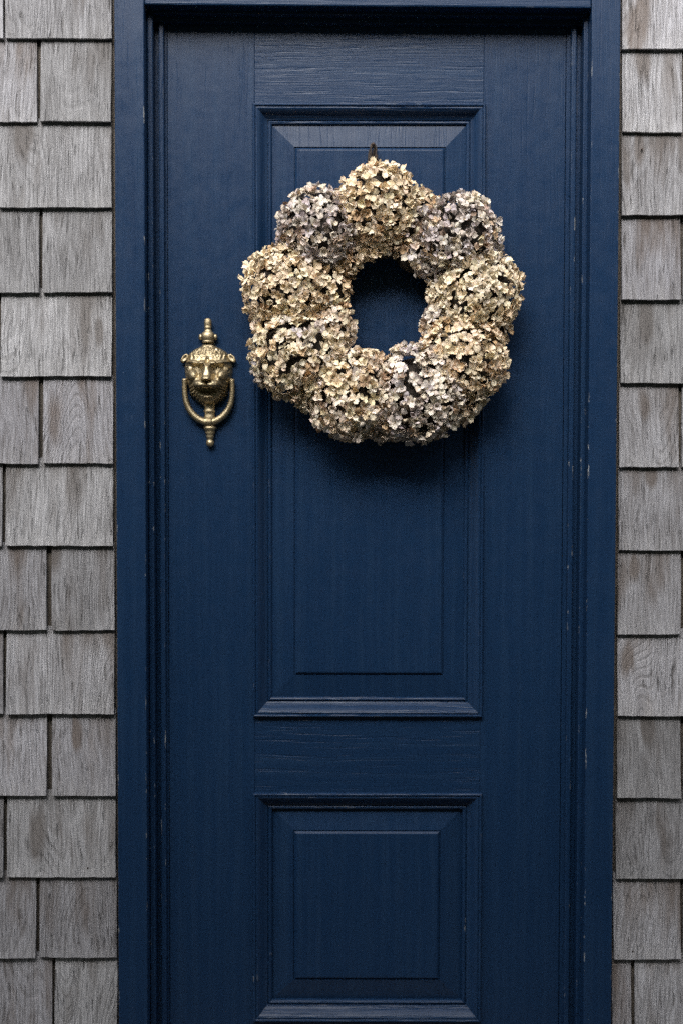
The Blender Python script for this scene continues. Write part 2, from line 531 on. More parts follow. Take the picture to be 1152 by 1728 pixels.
# outer bead
def upright(name, pa, pc, yf, yb, drop, mat='paint_frame', bev=0.002):
    xa, xc = X(pa, yf), X(pc, yf)
    bm_obj(name, bm_box(xa, xc, yf, yb, STEP_TOP + 0.012, head_z(xa, drop) + 0.0, bev, 3), mat, fr)
upright('outer_bead', 251.5, 260.5, Y_B1, 0.058, 0.0062)
upright('outer_bead', 977.5, 986, Y_B1, 0.058, 0.0062)
upright('stop_bead', 270.5, 279, Y_B2, 0.058, 0.0165)
upright('stop_bead', 957.5, 966, Y_B2, 0.058, 0.0165)
def head_piece(name, yf, yb, up, drop, mat='paint_h', bev=0.002):
    xa, xc = xl_in + 0.001, xr_in - 0.001
    z0a, z0b = head_z(xa, drop), head_z(xc, drop)
    bm_obj(name, bm_hexa([(xa, yf, z0a), (xc, yf, z0b), (xc, yf, z0b + up), (xa, yf, z0a + up), (xa, yb, z0a), (xc, yb, z0b), (xc, yb, z0b + up), (xa, yb, z0a + up)], bev, 2), mat, fr)
head_piece('head_bead', Y_B1, Y_B2 + 0.0005, 0.03, 0.006)
head_piece('head_stop', Y_B2, 0.05, 0.04, 0.0163)
# rebate boards behind the beads (the dark grooves between them)
bm_obj('jamb', bm_box(xl_in - 0.006, X(284.2, 0), -0.001, 0.075, STEP_TOP, zl + 0.01), 'paint_frame', fr)
bm_obj('jamb', bm_box(X(948.8, 0), xr_in + 0.006, -0.001, 0.075, STEP_TOP, zl + 0.01), 'paint_frame', fr)
bm_obj('sill', bm_box(xl_in, xr_in, Y_CAS - 0.03, 0.06, STEP_TOP - 0.0, STEP_TOP + 0.035, 0.004), 'paint_h', fr)

# ------------------------------------------------------------------ door leaf
dx0, dx1 = X(285), X(948)
dtop = Z(34)
door = empty('door', (X(617), 0, DOOR_BOT), 'navy blue painted wooden door with two raised panels', 'door', 'thing')
TH = 0.045
sx0, sx1 = X(430), X(811.5)                 # inner edges of the stiles
bm_obj('stile', bm_box(dx0, sx0, 0.0, TH, DOOR_BOT, dtop, 0.0008, 1), 'paint_v', door)
bm_obj('stile', bm_box(sx1, dx1, 0.0, TH, DOOR_BOT, dtop, 0.0008, 1), 'paint_v', door)
U0, U1 = Z(176), Z(1209)                    # upper panel moulding, outer
D0, D1 = Z(1337), Z(1722)
gp = 0.0002
bm_obj('top_rail', bm_box(sx0 + gp, sx1 - gp, 0.0004, TH, U0 - 0.012, dtop, 0.0006, 1), 'paint_h', door)
bm_obj('lock_rail', bm_box(sx0 + gp, sx1 - gp, 0.0004, TH, D0 - 0.012, U1 + 0.012, 0.0006, 1), 'paint_h', door)
bm_obj('bottom_rail', bm_box(sx0 + gp, sx1 - gp, 0.0004, TH, DOOR_BOT, D1 + 0.012, 0.0006, 1), 'paint_h', door)

# bolection moulding: u inward from the outer edge (m), h towards the viewer (m)
PROF = [(0.000, 0.0002), (0.0000, 0.0068), (0.0010, 0.0090), (0.0026, 0.0098), (0.0044, 0.0094), (0.0054, 0.0082),
        (0.0058, 0.0066), (0.0064, 0.0066), (0.0072, 0.0078), (0.0092, 0.0080), (0.0115, 0.0068), (0.0145, 0.0042),
        (0.0180, 0.0004), (0.0218, -0.0042), (0.0255, -0.0078), (0.0285, -0.0094), (0.0292, -0.0116), (0.0302, -0.0116),
        (0.0308, -0.0092), (0.0322, -0.0080), (0.0342, -0.0078), (0.0362, -0.0090), (0.0378, -0.0112), (0.0384, -0.0200)]
EDGE_K = {1: 0.9, 2: 1.0, 3: 0.5, 9: 0.35, 18: 0.7, 19: 0.7, 20: 0.4, 22: 0.9}
def moulding(x0, x1, z0, z1):
    """four mitred lengths around a panel opening, z0 top and z1 bottom"""
    segs = {'left': 40, 'right': 40, 'top': 14, 'bot': 14}
    for side in ('left', 'right', 'top', 'bot'):
        n = segs[side]
        verts, faces = [], []
        sd = rng.uniform(0, 50)
        for i in range(n + 1):
            t = i / n
            for k, (u, h) in enumerate(PROF):
                if side == 'left': p = Vector((x0 + u, -h, (z1 + u) + (z0 - z1 - 2 * u) * t))
                elif side == 'right': p = Vector((x1 - u, -h, (z1 + u) + (z0 - z1 - 2 * u) * t))
                elif side == 'top': p = Vector((x0 + u + (x1 - x0 - 2 * u) * t, -h, z0 - u))
                else: p = Vector((x0 + u + (x1 - x0 - 2 * u) * t, -h, z1 + u))
                if 0 < i < n:
                    w = noise.noise((sd, t * n * 0.6, k * 0.23)) * 0.0004
                    p.y += w
                verts.append(p)
        m = len(PROF)
        for i in range(n):
            for k in range(m - 1):
                a = i * m + k
                f = (a, a + 1, a + m + 1, a + m)
                faces.append(f if side in ('right', 'top') else tuple(reversed(f)))
        o = mesh_obj('panel_moulding', verts, faces, 'paint_v' if side in ('left', 'right') else 'paint_mh', door)
        ea = o.data.attributes.new('edge', 'FLOAT', 'POINT')
        ea.data.foreach_set('value', [EDGE_K.get(q % m, 0.0) for q in range(len(verts))])
        # consistent outward normals
        bmx = bmesh.new(); bmx.from_mesh(o.data)
        bmesh.ops.recalc_face_normals(bmx, faces=bmx.faces)
        s = sum(f.normal.y * f.calc_area() for f in bmx.faces)
        if s > 0: bmesh.ops.reverse_faces(bmx, faces=bmx.faces)
        bmx.to_mesh(o.data); bmx.free()


def panel(x0, x1, z0, z1, rx0, rx1, rz0, rz1, edge=-0.0145):
    """fielded panel: thin edge, bevel rising to a small step round a flat raised field"""
    he, hb, hf = edge, -0.0084, -0.0046
    rect = lambda a, c, d, e, y: [(a, y, e), (c, y, e), (c, y, d), (a, y, d)]   # a..c in x, d top, e bottom
    e = 0.006
    w = 0.0026
    ring_ = lambda q, y: rect(rx0 - q, rx1 + q, rz0 + q, rz1 - q, y)
    loops = [rect(x0 - e, x1 + e, z0 + e, z1 - e, -he + 0.012), rect(x0 - e, x1 + e, z0 + e, z1 - e, -he),
             ring_(0.0060, -hb), ring_(0.0054, -hb + 0.0024), ring_(0.0042, -hb + 0.0024), ring_(0.0036, -hb), ring_(0.0, -hf + 0.0003),
             rect(rx0 + w, rx1 - w, rz0 - w, rz1 + w, -hf)]
    verts = [v for l in loops for v in l]
    faces = []
    for L in range(len(loops) - 1):
        for k in range(4):
            a, c = L * 4 + k, L * 4 + (k + 1) % 4
            faces.append((a, c, c + 4, a + 4))
    nl_ = 4 * (len(loops) - 1)
    faces.append((nl_, nl_ + 1, nl_ + 2, nl_ + 3))
    faces.append((3, 2, 1, 0))
    o = mesh_obj('raised_panel', verts, faces, 'paint_v', door)
    return o


mx0, mx1 = X(427), X(814.5)
moulding(mx0, mx1, U0, U1)
panel(mx0 + 0.0376, mx1 - 0.0376, U0 - 0.0376, U1 + 0.0376, X(501, 0.004), X(744, 0.004), Z(252, 0.004), Z(1135, 0.004))
moulding(mx0, mx1, D0, D1)
panel(mx0 + 0.0376, mx1 - 0.0376, D0 - 0.0376, D1 + 0.0376, X(500, 0.004), X(740, 0.004), Z(1407, 0.004), Z(1650, 0.004), -0.0195)
# dark room seen through no gap: back board closing the opening
bm_obj('back_board', bm_box(dx0 + 0.01, dx1 - 0.01, TH + 0.001, TH + 0.006, DOOR_BOT + 0.01, dtop - 0.01), 'jamb_dark', door)

# ------------------------------------------------------------------ brass lion knocker
KU = PX / 6.914                               # unit of the drawing below
kc = at(353, 647, -0.0)                        # middle of the drawing
KX0, KY0 = 505.0, 878.0                        # that point in drawing units
knock = empty('door_knocker', (kc.x, 0, at(355, 752).z), 'antique brass lion head door knocker with hanging ring', 'door knocker')
def K(u, v, h):
    """drawing units (right, down, towards viewer) -> world"""
    return Vector((kc.x + (u - KX0) * KU * 1.045 + (v - KY0) * KU * 0.008, -h * KU, kc.z - (v - KY0) * KU * 0.995))


def lathe(name, prof, u0, h0, root, seg=28, flat=1.0, mat='brass'):
    """turned piece about an upright axis: prof = [(v, radius)]"""
    verts, faces = [], []
    for (v, r) in prof:
        for s in range(seg):
            a = 2 * math.pi * s / seg
            verts.append(K(u0 + r * math.cos(a), v, h0 + r * math.sin(a) * flat))
    for i in range(len(prof) - 1):
        for s in range(seg):
            a, c = i * seg + s, i * seg + (s + 1) % seg
            faces.append((a, a + seg, c + seg, c))
    faces.append(tuple(range(seg)))
    faces.append(tuple(reversed(range((len(prof) - 1) * seg, len(prof) * seg))))
    return mesh_obj(name, verts, faces, mat, root, True)


def ball(name, u, v, h, ru, rv, rh, root, rot=0.0, seg=16, rings=10):
    verts, faces = [], []
    for i in range(rings + 1):
        th = math.pi * i / rings
        for s in range(seg):
            a = 2 * math.pi * s / seg
            du, dv, dh = ru * math.sin(th) * math.cos(a), rv * math.cos(th), rh * math.sin(th) * math.sin(a)
            cu = du * math.cos(rot) - dv * math.sin(rot)
            cv = du * math.sin(rot) + dv * math.cos(rot)
            verts.append(K(u + cu, v + cv, h + dh))
    for i in range(rings):
        for s in range(seg):
            a, c = i * seg + s, i * seg + (s + 1) % seg
            faces.append((a, c, c + seg, a + seg))
    return mesh_obj(name, verts, faces, 'brass', root, True)


def G(x, y, cx, cy, sx, sy, rot=0.0):
    dx, dy = x - cx, y - cy
    if rot:
        c, s = math.cos(rot), math.sin(rot)
        dx, dy = dx * c + dy * s, -dx * s + dy * c
    return math.exp(-(dx / sx) ** 2 - (dy / sy) ** 2)


def interp(tab, v):
    for (a, p), (c, q) in zip(tab, tab[1:]):
        if v <= c:
            t = (v - a) / (c - a)
            t = max(0, min(1, t))
            return p + (q - p) * t
    return tab[-1][1]


HALF = [(395, 62), (430, 66), (455, 92), (480, 146), (510, 190), (545, 224), (590, 246), (640, 260), (700, 266), (760, 264), (820, 256), (860, 244), (900, 232), (950, 216), (1000, 208), (1040, 188), (1080, 148), (1115, 92), (1150, 58)]
MAXH = [(395, 62), (430, 66), (480, 92), (560, 140), (640, 168), (760, 205), (860, 245), (920, 250), (960, 215), (1010, 185), (1080, 120), (1150, 62)]


def cap(x, y, cx, cy, rx, ry, h, rot=0.0):
    dx, dy = x - cx, y - cy
    if rot:
        c, sn = math.cos(rot), math.sin(rot)
        dx, dy = dx * c + dy * sn, -dx * sn + dy * c
    d = (dx / rx) ** 2 + (dy / ry) ** 2
    return h * (1 - d) ** 0.6 if d < 1 else 0.0


def sstep(a, b, v):
    t = max(0.0, min(1.0, (v - a) / (b - a)))
    return t * t * (3 - 2 * t)


def lion_h(u, v):
    x = u - KX0
    ax = abs(x)
    y = v
    h = 0.0
    d = abs(ax / max(1, interp(HALF, y)))
    # heavy brow: knobs by the nose, ridges sweeping up to the temples, furrow between
    h += cap(ax, y, 60, 650, 44, 30, 34, 0.35)
    h += 40 * G(ax, y, 140, 648, 92, 20, -0.16)
    h -= 30 * G(ax, y, 0, 625, 15, 60)
    # slanting deep-set eyes
    h -= 78 * G(ax, y, 116, 712, 62, 32, -0.22)
    h += cap(ax, y, 118, 716, 36, 20, 38, -0.22)
    h += 16 * G(ax, y, 120, 694, 50, 6, -0.22)
    h += 14 * G(ax, y, 118, 740, 50, 7, -0.18)
    # broad flat nose bridge widening down to the nose pad
    w = 34 + 26 * sstep(680, 830, y)
    h += 66 * math.exp(-(ax / w) ** 4) * sstep(640, 700, y) * (1 - sstep(846, 876, y))
    h += cap(ax, y, 0, 842, 74, 36, 40)
    h -= 46 * G(ax, y, 36, 868, 17, 10)
    h -= 40 * G(ax, y, 0, 884, 40, 9)
    # cheekbones, hollow beside the nose
    h += cap(ax, y, 176, 790, 74, 62, 34)
    h -= 34 * G(ax, y, 96, 800, 26, 50, 0.25)
    # two full whisker pads with the split between, mouth line curling up at the corners
    h += cap(ax, y, 70, 908, 92, 54, 74, -0.10)
    h -= 44 * G(ax, y, 0, 915, 9, 36)
    h -= 34 * G(ax, y, 172, 888, 18, 46, -0.5)
    lip = 958 - 0.0016 * ax * ax
    mo = sstep(lip - 8, lip + 6, y) * math.exp(-((y - lip) / 58) ** 2) * math.exp(-(ax / 130) ** 4)
    h -= 92 * mo
    # lower lip, chin
    h += cap(ax, y, 0, 1040, 66, 22, 46)
    h += cap(ax, y, 0, 1082, 84, 44, 34)
    # ruff of fur along the jaw
    if y > 900:
        k = sstep(900, 960, y) * math.exp(-((d - 0.84) / 0.20) ** 2)
        ang = math.atan2(y - 850, ax)
        h += 24 * k * math.sin(ang * 40 + 6 * d)
    for wy in (888, 904, 920):                      # whisker pits
        h -= 6 * G(ax, y, 70 + (wy - 888) * 0.8, wy, 7, 4) + 6 * G(ax, y, 100, wy, 7, 4)
    # mane: short tufts over the brow and down the temples
    mk = sstep(650 + 30 * noise.noise((ax * 0.02, 2.0, 0)), 530, y) * sstep(440, 480, y) + math.exp(-((d - 0.92) / 0.12) ** 2) * sstep(600, 640, y) * (1 - sstep(890, 930, y)) * 0.9
    if mk > 0:
        ang = math.atan2(760 - y, ax)
        rr_ = math.hypot(ax, 760 - y)
        n1 = noise.noise((ax * 0.020, y * 0.020, 3.0))
        n2 = noise.noise((ax * 0.045, y * 0.045, 7.0))
        h += mk * (9 * math.sin(ang * 26 + n1 * 5) * math.sin(rr_ * 0.075 + n1 * 6) + 13 * n2)
    h += 2.5 * noise.noise((x * 0.05, y * 0.05, 1.0))
    return h


NU, NV = 90, 190
verts, faces = [], []
for j in range(NV + 1):
    v = 395 + (1150 - 395) * j / NV
    a = interp(HALF, v)
    if v > 960: a *= 1 + 0.045 * math.sin((v - 960) * 0.21) * min(1, (v - 960) / 40)
    H = interp(MAXH, v)
    for i in range(NU + 1):
        s = -1 + 2 * i / NU
        s = math.copysign(abs(s) ** 0.80, s)
        base = H * max(0.0, 1 - abs(s) ** 2.6) ** 0.55
        u = KX0 + s * a
        fall = min(1.0, max(0.0, 1 - abs(s)) * 9)
        verts.append(K(u, v, max(0.0, base + lion_h(u, v) * fall * (1.0 if 440 < v < 1130 else 0.3))))
for j in range(NV):
    for i in range(NU):
        a = j * (NU + 1) + i
        faces.append((a, a + NU + 1, a + NU + 2, a + 1))
head = mesh_obj('lion_head', verts, faces, 'brass', knock, True)
for s in (-1, 1):                              # small round ears standing out at the temples
    ev, ef = [], []
    rot = 0.62 * s
    for i in range(13):
        th = math.pi * i / 12
        for q in range(18):
            a = 2 * math.pi * q / 18
            du, dv, dh = 34 * math.sin(th) * math.cos(a), 62 * math.cos(th), 30 * math.sin(th) * math.sin(a)
            if dh > 0: dh -= 34 * math.exp(-(du / 17) ** 2 - ((dv + 8) / 34) ** 2)      # hollow of the ear
            cu, cv = du * math.cos(-rot) - dv * math.sin(-rot), du * math.sin(-rot) + dv * math.cos(-rot)
            ev.append(K(KX0 + s * 262 + cu * 1.0, 592 + cv, 52 + dh))
    for i in range(12):
        for q in range(18):
            a, c = i * 18 + q, i * 18 + (q + 1) % 18
            ef.append((a, c, c + 18, a + 18))
    mesh_obj('ear', ev, ef, 'brass', head, True)
    lathe('pivot', [(826, 8), (830, 26), (840, 30), (880, 30), (892, 26), (896, 8)], KX0 + s * 262, 70, knock)
lathe('top_finial', [(124, 3), (128, 20), (138, 32), (152, 39), (175, 42), (205, 41), (228, 37), (232, 41), (240, 42), (246, 37), (262, 38), (282, 46), (292, 60), (304, 70), (330, 78), (352, 78), (372, 72), (386, 62), (392, 66), (400, 68), (412, 62)], KX0, 52, knock, flat=0.8)
for s in (-1, 1):
    ball('finial_knob', KX0 + s * 80, 344, 46, 27, 36, 28, knock)
# striker ring: a U hung from the two pivots
path = [(-262, 850), (-264, 900), (-265, 960), (-260, 1030), (-247, 1100), (-224, 1165), (-190, 1222), (-148, 1270), (-100, 1305), (-50, 1326), (0, 1332)]
path = path + [(-a, c) for a, c in reversed(path[:-1])]
rad = lambda t: 27 + 16 * math.sin(math.pi * t) ** 2
pts = []
def cr(p0, p1, p2, p3, t):
    return 0.5 * ((2 * p1) + (-p0 + p2) * t + (2 * p0 - 5 * p1 + 4 * p2 - p3) * t * t + (-p0 + 3 * p1 - 3 * p2 + p3) * t ** 3)
for i in range(len(path) - 1):
    g = lambda k: Vector((path[max(0, min(len(path) - 1, k))][0], path[max(0, min(len(path) - 1, k))][1]))
    for q in range(4):
        pts.append(cr(g(i - 1), g(i), g(i + 1), g(i + 2), q / 4))
pts.append(Vector(path[-1]))
verts, faces, S = [], [], 16
for i, p in enumerate(pts):
    t = i / (len(pts) - 1)
    tg = (pts[min(i + 1, len(pts) - 1)] - pts[max(i - 1, 0)]).normalized()
    nm = Vector((-tg.y, tg.x))
    r = rad(t)
    hh = 74 - 14 * math.sin(math.pi * t)
    for q in range(S):
        a = 2 * math.pi * q / S
        o2 = nm * (r * math.cos(a))
        verts.append(K(KX0 + p.x + o2.x, p.y + o2.y, hh + r * 1.05 * math.sin(a)))
for i in range(len(pts) - 1):
    for q in range(S):
        a, c = i * S + q, i * S + (q + 1) % S
        faces.append((a, c, c + S, a + S))
faces.append(tuple(range(S))); faces.append(tuple(range(len(pts) * S - S, len(pts) * S)))
ring = mesh_obj('striker_ring', verts, faces, 'brass', knock, True)
# knurled boss in the middle of the ring
bv, bf = [], []
for i in range(25):
    th = math.pi * i / 24
    for q in range(40):
        a = 2 * math.pi * q / 40
        k = 1 + 0.07 * math.sin(6 * a) * math.sin(th) + 0.05 * noise.noise((3 * math.cos(a) * math.sin(th), 3 * math.cos(th), 3 * math.sin(a)))
        bv.append(K(KX0 - 2 + 80 * k * math.sin(th) * math.cos(a), 1330 + 52 * k * math.cos(th), 66 + 52 * k * math.sin(th) * math.sin(a)))
for i in range(24):
    for q in range(40):
        a, c = i * 40 + q, i * 40 + (q + 1) % 40
        bf.append((a, c, c + 40, a + 40))
mesh_obj('ring_boss', bv, bf, 'brass', ring, True)
lathe('stem', [(1110, 78), (1135, 66), (1160, 57), (1185, 55), (1196, 62), (1210, 64), (1222, 58), (1240, 56), (1262, 62), (1290, 66), (1320, 64)], KX0 + 8, 34, knock, flat=0.75)
lathe('bottom_finial', [(1370, 52), (1392, 70), (1404, 72), (1418, 64), (1436, 54), (1448, 52), (1458, 55), (1470, 48), (1486, 42), (1500, 46), (1512, 42), (1530, 36), (1542, 34), (1552, 41), (1570, 46), (1590, 44), (1606, 34), (1616, 20), (1620, 3)], KX0 + 10, 42, knock, flat=0.85)
bm_obj('mounting_plate', bm_hexa([K(KX0 - 22, 1560, 10), K(KX0 + 26, 1560, 10), K(KX0 + 26, 260, 10), K(KX0 - 22, 260, 10), K(KX0 - 22, 1560, 0), K(KX0 + 26, 1560, 0), K(KX0 + 26, 260, 0), K(KX0 - 22, 260, 0)], 0.0004), 'brass', knock)

# ------------------------------------------------------------------ hydrangea wreath
YW = -0.075
wc0 = at(646, 510, YW)
wr = empty('flower_wreath', (wc0.x, -0.02, at(646, 750, YW).z), 'wreath of dried cream and lilac hydrangea flower heads on the door', 'wreath')
CREAM = [(0.920, 0.838, 0.633), (0.890, 0.798, 0.576), (0.930, 0.879, 0.701), (0.820, 0.706, 0.508), (0.890, 0.848, 0.623)]
TAN = [(0.830, 0.737, 0.546), (0.880, 0.798, 0.623), (0.700, 0.585, 0.431), (0.900, 0.838, 0.662), (0.760, 0.677, 0.546)]
LILAC = [(0.640, 0.625, 0.614), (0.800, 0.787, 0.719), (0.440, 0.414, 0.431), (0.830, 0.808, 0.710), (0.560, 0.535, 0.499), (0.620, 0.616, 0.633)]
PALE = [(0.920, 0.888, 0.768), (0.880, 0.848, 0.738), (0.749, 0.717, 0.691), (0.930, 0.898, 0.748), (0.800, 0.737, 0.595)]
OLIVE = [(0.820, 0.787, 0.604), (0.870, 0.827, 0.652), (0.720, 0.677, 0.508), (0.890, 0.858, 0.701)]
PINK = [(0.860, 0.787, 0.672), (0.780, 0.687, 0.566), (0.880, 0.827, 0.691), (0.680, 0.565, 0.441), (0.820, 0.777, 0.701)]
# photo x, y of the middle, radius, depth of the middle, palettes, how it looks
HEADS = [
    (638, 346, 67, -0.069, CREAM + TAN[:2], 'cream and tan flower head at the top of the wreath'),
    (534, 386, 65, -0.064, LILAC + PALE[:1], 'lilac grey flower head at the upper left of the wreath'),
    (484, 480, 69, -0.058, CREAM + TAN[:1], None),
    (546, 488, 44, -0.048, CREAM + TAN[:1], None),
    (764, 500, 42, -0.048, CREAM + OLIVE, None),
    (746, 592, 40, -0.048, CREAM + TAN, None),
    (498, 600, 74, -0.065, CREAM + OLIVE + LILAC[:1], None),
    (595, 667, 76, -0.069, CREAM + PALE + PINK[:3], None),
    (704, 664, 77, -0.072, PALE + LILAC + PALE, 'pale flower head with lilac petals at the foot of the wreath'),
    (784, 606, 69, -0.069, CREAM + TAN[:2], None),
    (808, 497, 67, -0.069, CREAM + OLIVE, None),
    (774, 396, 66, -0.064, LILAC + PALE[:2] + OLIVE[:1], 'lilac grey flower head at the upper right of the wreath'),
    (702, 372, 50, -0.052, TAN + OLIVE + LILAC[:1], None),
    (582, 368, 43, -0.048, TAN + LILAC, None),
    (696, 430, 38, -0.045, LILAC + TAN, None),
    (646, 404, 42, -0.048, TAN + OLIVE, None),
    (590, 424, 42, -0.046, TAN + OLIVE, None),
    (500, 436, 38, -0.048, CREAM + LILAC, None),
    (462, 544, 36, -0.043, CREAM + PINK, None),
    (562, 548, 40, -0.050, PINK + OLIVE + LILAC[1:2], None),
    (544, 650, 52, -0.050, CREAM + OLIVE, None),
    (744, 546, 34, -0.046, PINK + LILAC, None),
    (762, 662, 54, -0.048, TAN + OLIVE, None),
    (824, 552, 36, -0.043, CREAM + TAN[:2], None),
    (812, 446, 38, -0.045, LILAC + CREAM, None),
    (650, 684, 58, -0.055, PALE + PINK, None),
    (740, 448, 32, -0.043, LILAC + OLIVE, None),
]
wr_rng = random.Random(5)


def floret(c, n, size, colr, r):
    """four cupped petals about the axis n; returns verts, faces, colours"""
    n = n.normalized()
    t1 = n.orthogonal().normalized()
    t2 = n.cross(t1)
    a0 = r.uniform(0, 6.28)
    el0 = r.gauss(0.68, 0.32)
    verts, faces, cols = [], [], []
    NL, NW = 5, 4
    fv = r.uniform(0.86, 1.08)
    for k in range(4):
        if r.random() < 0.05: continue
        a = a0 + k * math.pi / 2 + r.gauss(0, 0.16)
        rad = t1 * math.cos(a) + t2 * math.sin(a)
        tan = n.cross(rad)
        L = size * r.uniform(0.82, 1.12)
        W = L * r.uniform(0.37, 0.47)
        el = max(-0.25, min(1.25, el0 + r.gauss(0, 0.24)))
        curl = r.gauss(-0.55, 0.65)
        cup = r.choice((-1, 1, 1)) * r.uniform(0.20, 0.65)
        twist = r.gauss(0, 0.22)
        pf = fv * r.uniform(0.90, 1.08)
        tint = (1.05, r.uniform(0.97, 1.01), r.uniform(0.92, 1.05))
        tip = r.random()
        base = len(verts)
        cx, cz, ang = 0.0, 0.0, el
        for i in range(NL + 1):
            t = i / NL
            if i:
                cx += L / NL * math.cos(ang); cz += L / NL * math.sin(ang)
                ang += curl / NL
            w = W * (0.10 + 0.90 * math.sin(math.pi * min(1, 0.04 + 0.86 * t ** 1.05)) ** 0.75) * (1 if i < NL else 0.75)
            for j in range(NW + 1):
                s = -1 + 2 * j / NW
                ruff = 0.03 * L * noise.noise((s * 1.4 + base, t * 2.1, a0 * 3)) * t
                lat = s * w
                up = cup * w * s * s + twist * lat * t + ruff
                back = -0.16 * L * s * s * t if i == NL else 0.0
                nx, nz = -math.sin(ang), math.cos(ang)
                p = c + rad * (0.0012 + cx + nx * up + back * math.cos(ang)) + n * (cz + nz * up + back * math.sin(ang)) + tan * lat
                verts.append(p)
                e = max(abs(s), t) ** 3 * 0.20 if tip < 0.4 else 0.0
                cen = (1 - t) ** 2 * 0.18
                g = pf * (1 - cen)
                cols.append((min(1, colr[0] * g * tint[0] * (1 - e * 0.6)), min(1, colr[1] * g * tint[1] * (1 - e)), min(1, colr[2] * g * tint[2] * (1 - e * 1.2)), 1))
        for i in range(NL):
            for j in range(NW):
                q = base + i * (NW + 1) + j
                faces.append((q, q + 1, q + NW + 2, q + NW + 1))
    # tiny dry eye in the middle
    b0 = len(verts)
    for q in range(6):
        a = q * math.pi / 3
        verts.append(c + t1 * (0.0014 * math.cos(a)) + t2 * (0.0014 * math.sin(a)) + n * 0.001); cols.append((0.42, 0.33, 0.16, 1))
    verts.append(c + n * 0.0030); cols.append((0.55, 0.45, 0.24, 1))
    for q in range(6): faces.append((b0 + q, b0 + (q + 1) % 6, b0 + 6))
    return verts, faces, cols


def petal_mesh(name, verts, faces, cols, root, loc=None):
    off = origin(root) if loc is None else loc
    me = bpy.data.meshes.new(name)
    me.from_pydata([tuple(v - off) for v in verts], [], faces)
    ca = me.color_attributes.new('Col', 'FLOAT_COLOR', 'POINT')
    ca.data.foreach_set('color', [x for c in cols for x in c])
    me.update()
    o = link(name, me, 'petal', root, True)
    if loc is not None: o.location = loc - origin(root)
    return o


centres = [(at(h[0], h[1], h[3]), h[2] * PX) for h in HEADS]
flo = []                                    # (head index, centre, axis, size, colour, front-ness)
for hi, h in enumerate(HEADS):
    c, r = centres[hi]
    rr = r - 0.005
    N = int(4 * math.pi * rr * rr / (0.0168 ** 2) * 1.28)
    ph = wr_rng.uniform(0, 6.28)
    lump = [(Vector((wr_rng.gauss(0, 1), wr_rng.gauss(0, 1), wr_rng.gauss(0, 1))).normalized(), wr_rng.uniform(-0.07, 0.10)) for _ in range(7)]
    for i in range(N):
        z = 1 - 2 * (i + 0.5) / N
        q = math.sqrt(1 - z * z)
        a = i * 2.399963 + ph
        d = Vector((q * math.cos(a), q * math.sin(a), z))
        d = (d + Vector((wr_rng.gauss(0, .07), wr_rng.gauss(0, .07), wr_rng.gauss(0, .07)))).normalized()
        if d.y > 0.55: continue             # the back against the door
        k = 1 + sum(w * max(0, d.dot(l)) ** 4 for l, w in lump)
        p = c + Vector((d.x * rr, d.y * rr * 0.72, d.z * rr)) * (k * wr_rng.uniform(0.89, 1.05))
        if p.y > -0.012: continue
        ex, ez = (p.x - at(652, 508, p.y).x) / (65 * PX), (p.z - at(652, 508, p.y).z) / (77 * PX)
        if ex * ex + ez * ez < 1.0: continue        # the heads are trimmed back round the open middle
        if any(Vector((p.x - cc.x, (p.y - cc.y) / 0.72, p.z - cc.z)).length < r2 * 0.78 for j, (cc, r2) in enumerate(centres) if j != hi): continue
        ax = (d * 1.0 + Vector((wr_rng.gauss(0, .30), wr_rng.gauss(0, .30), wr_rng.gauss(0, .30)))).normalized()
        # petals shift in colour over a head in patches, not at random
        pal = h[4]
        pn = noise.noise((p.x * 22 + hi * 7, p.y * 22, p.z * 22)) * 0.5 + 0.5
        ci = int(max(0, min(0.999, (pn - 0.22) / 0.56 + wr_rng.gauss(0, 0.22))) * len(pal))
        b = wr_rng.random()
        colr = pal[ci]
        c2 = pal[wr_rng.randrange(len(pal))]
        colr = tuple(x * 0.75 + y * 0.25 for x, y in zip(colr, c2))
        if wr_rng.random() < 0.07: colr = tuple(x * y for x, y in zip(colr, (0.72, 0.60, 0.50)))
        flo.append((hi, p, ax, wr_rng.uniform(0.0122, 0.0154), colr, -d.y))
# a second, deeper layer that fills the gaps
order = sorted(range(len(flo)), key=lambda i: -flo[i][5] - 0.001 * flo[i][1].z)
single = set(order[:300])
heads = []
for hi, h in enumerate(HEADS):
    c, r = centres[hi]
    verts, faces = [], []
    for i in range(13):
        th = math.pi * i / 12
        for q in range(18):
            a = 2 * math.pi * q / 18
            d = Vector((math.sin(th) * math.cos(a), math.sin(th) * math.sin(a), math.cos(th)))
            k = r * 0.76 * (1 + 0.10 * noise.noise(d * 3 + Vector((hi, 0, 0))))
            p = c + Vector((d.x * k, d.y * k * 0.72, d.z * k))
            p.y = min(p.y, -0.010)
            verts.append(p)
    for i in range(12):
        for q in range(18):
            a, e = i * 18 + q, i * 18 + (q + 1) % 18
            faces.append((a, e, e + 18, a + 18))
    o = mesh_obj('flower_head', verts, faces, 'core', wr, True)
    if h[5]: o['label'] = h[5]
    heads.append(o)
mass = {hi: ([], [], []) for hi in range(len(HEADS))}
fr_rng = random.Random(77)
for i, (hi, p, ax, size, colr, front) in enumerate(flo):
    v, f, cl = floret(p, ax, size, colr, fr_rng)
    if i in single:
        petal_mesh('floret', v, f, cl, heads[hi], p)
    else:
        V, Fc, Cc = mass[hi]
        b0 = len(V)
        V += v; Cc += cl; Fc += [tuple(x + b0 for x in q) for q in f]
for hi, (V, Fc, Cc) in mass.items():
    if V:
        o = petal_mesh('floret_mass', V, Fc, Cc, heads[hi])
        o['kind'] = 'stuff'


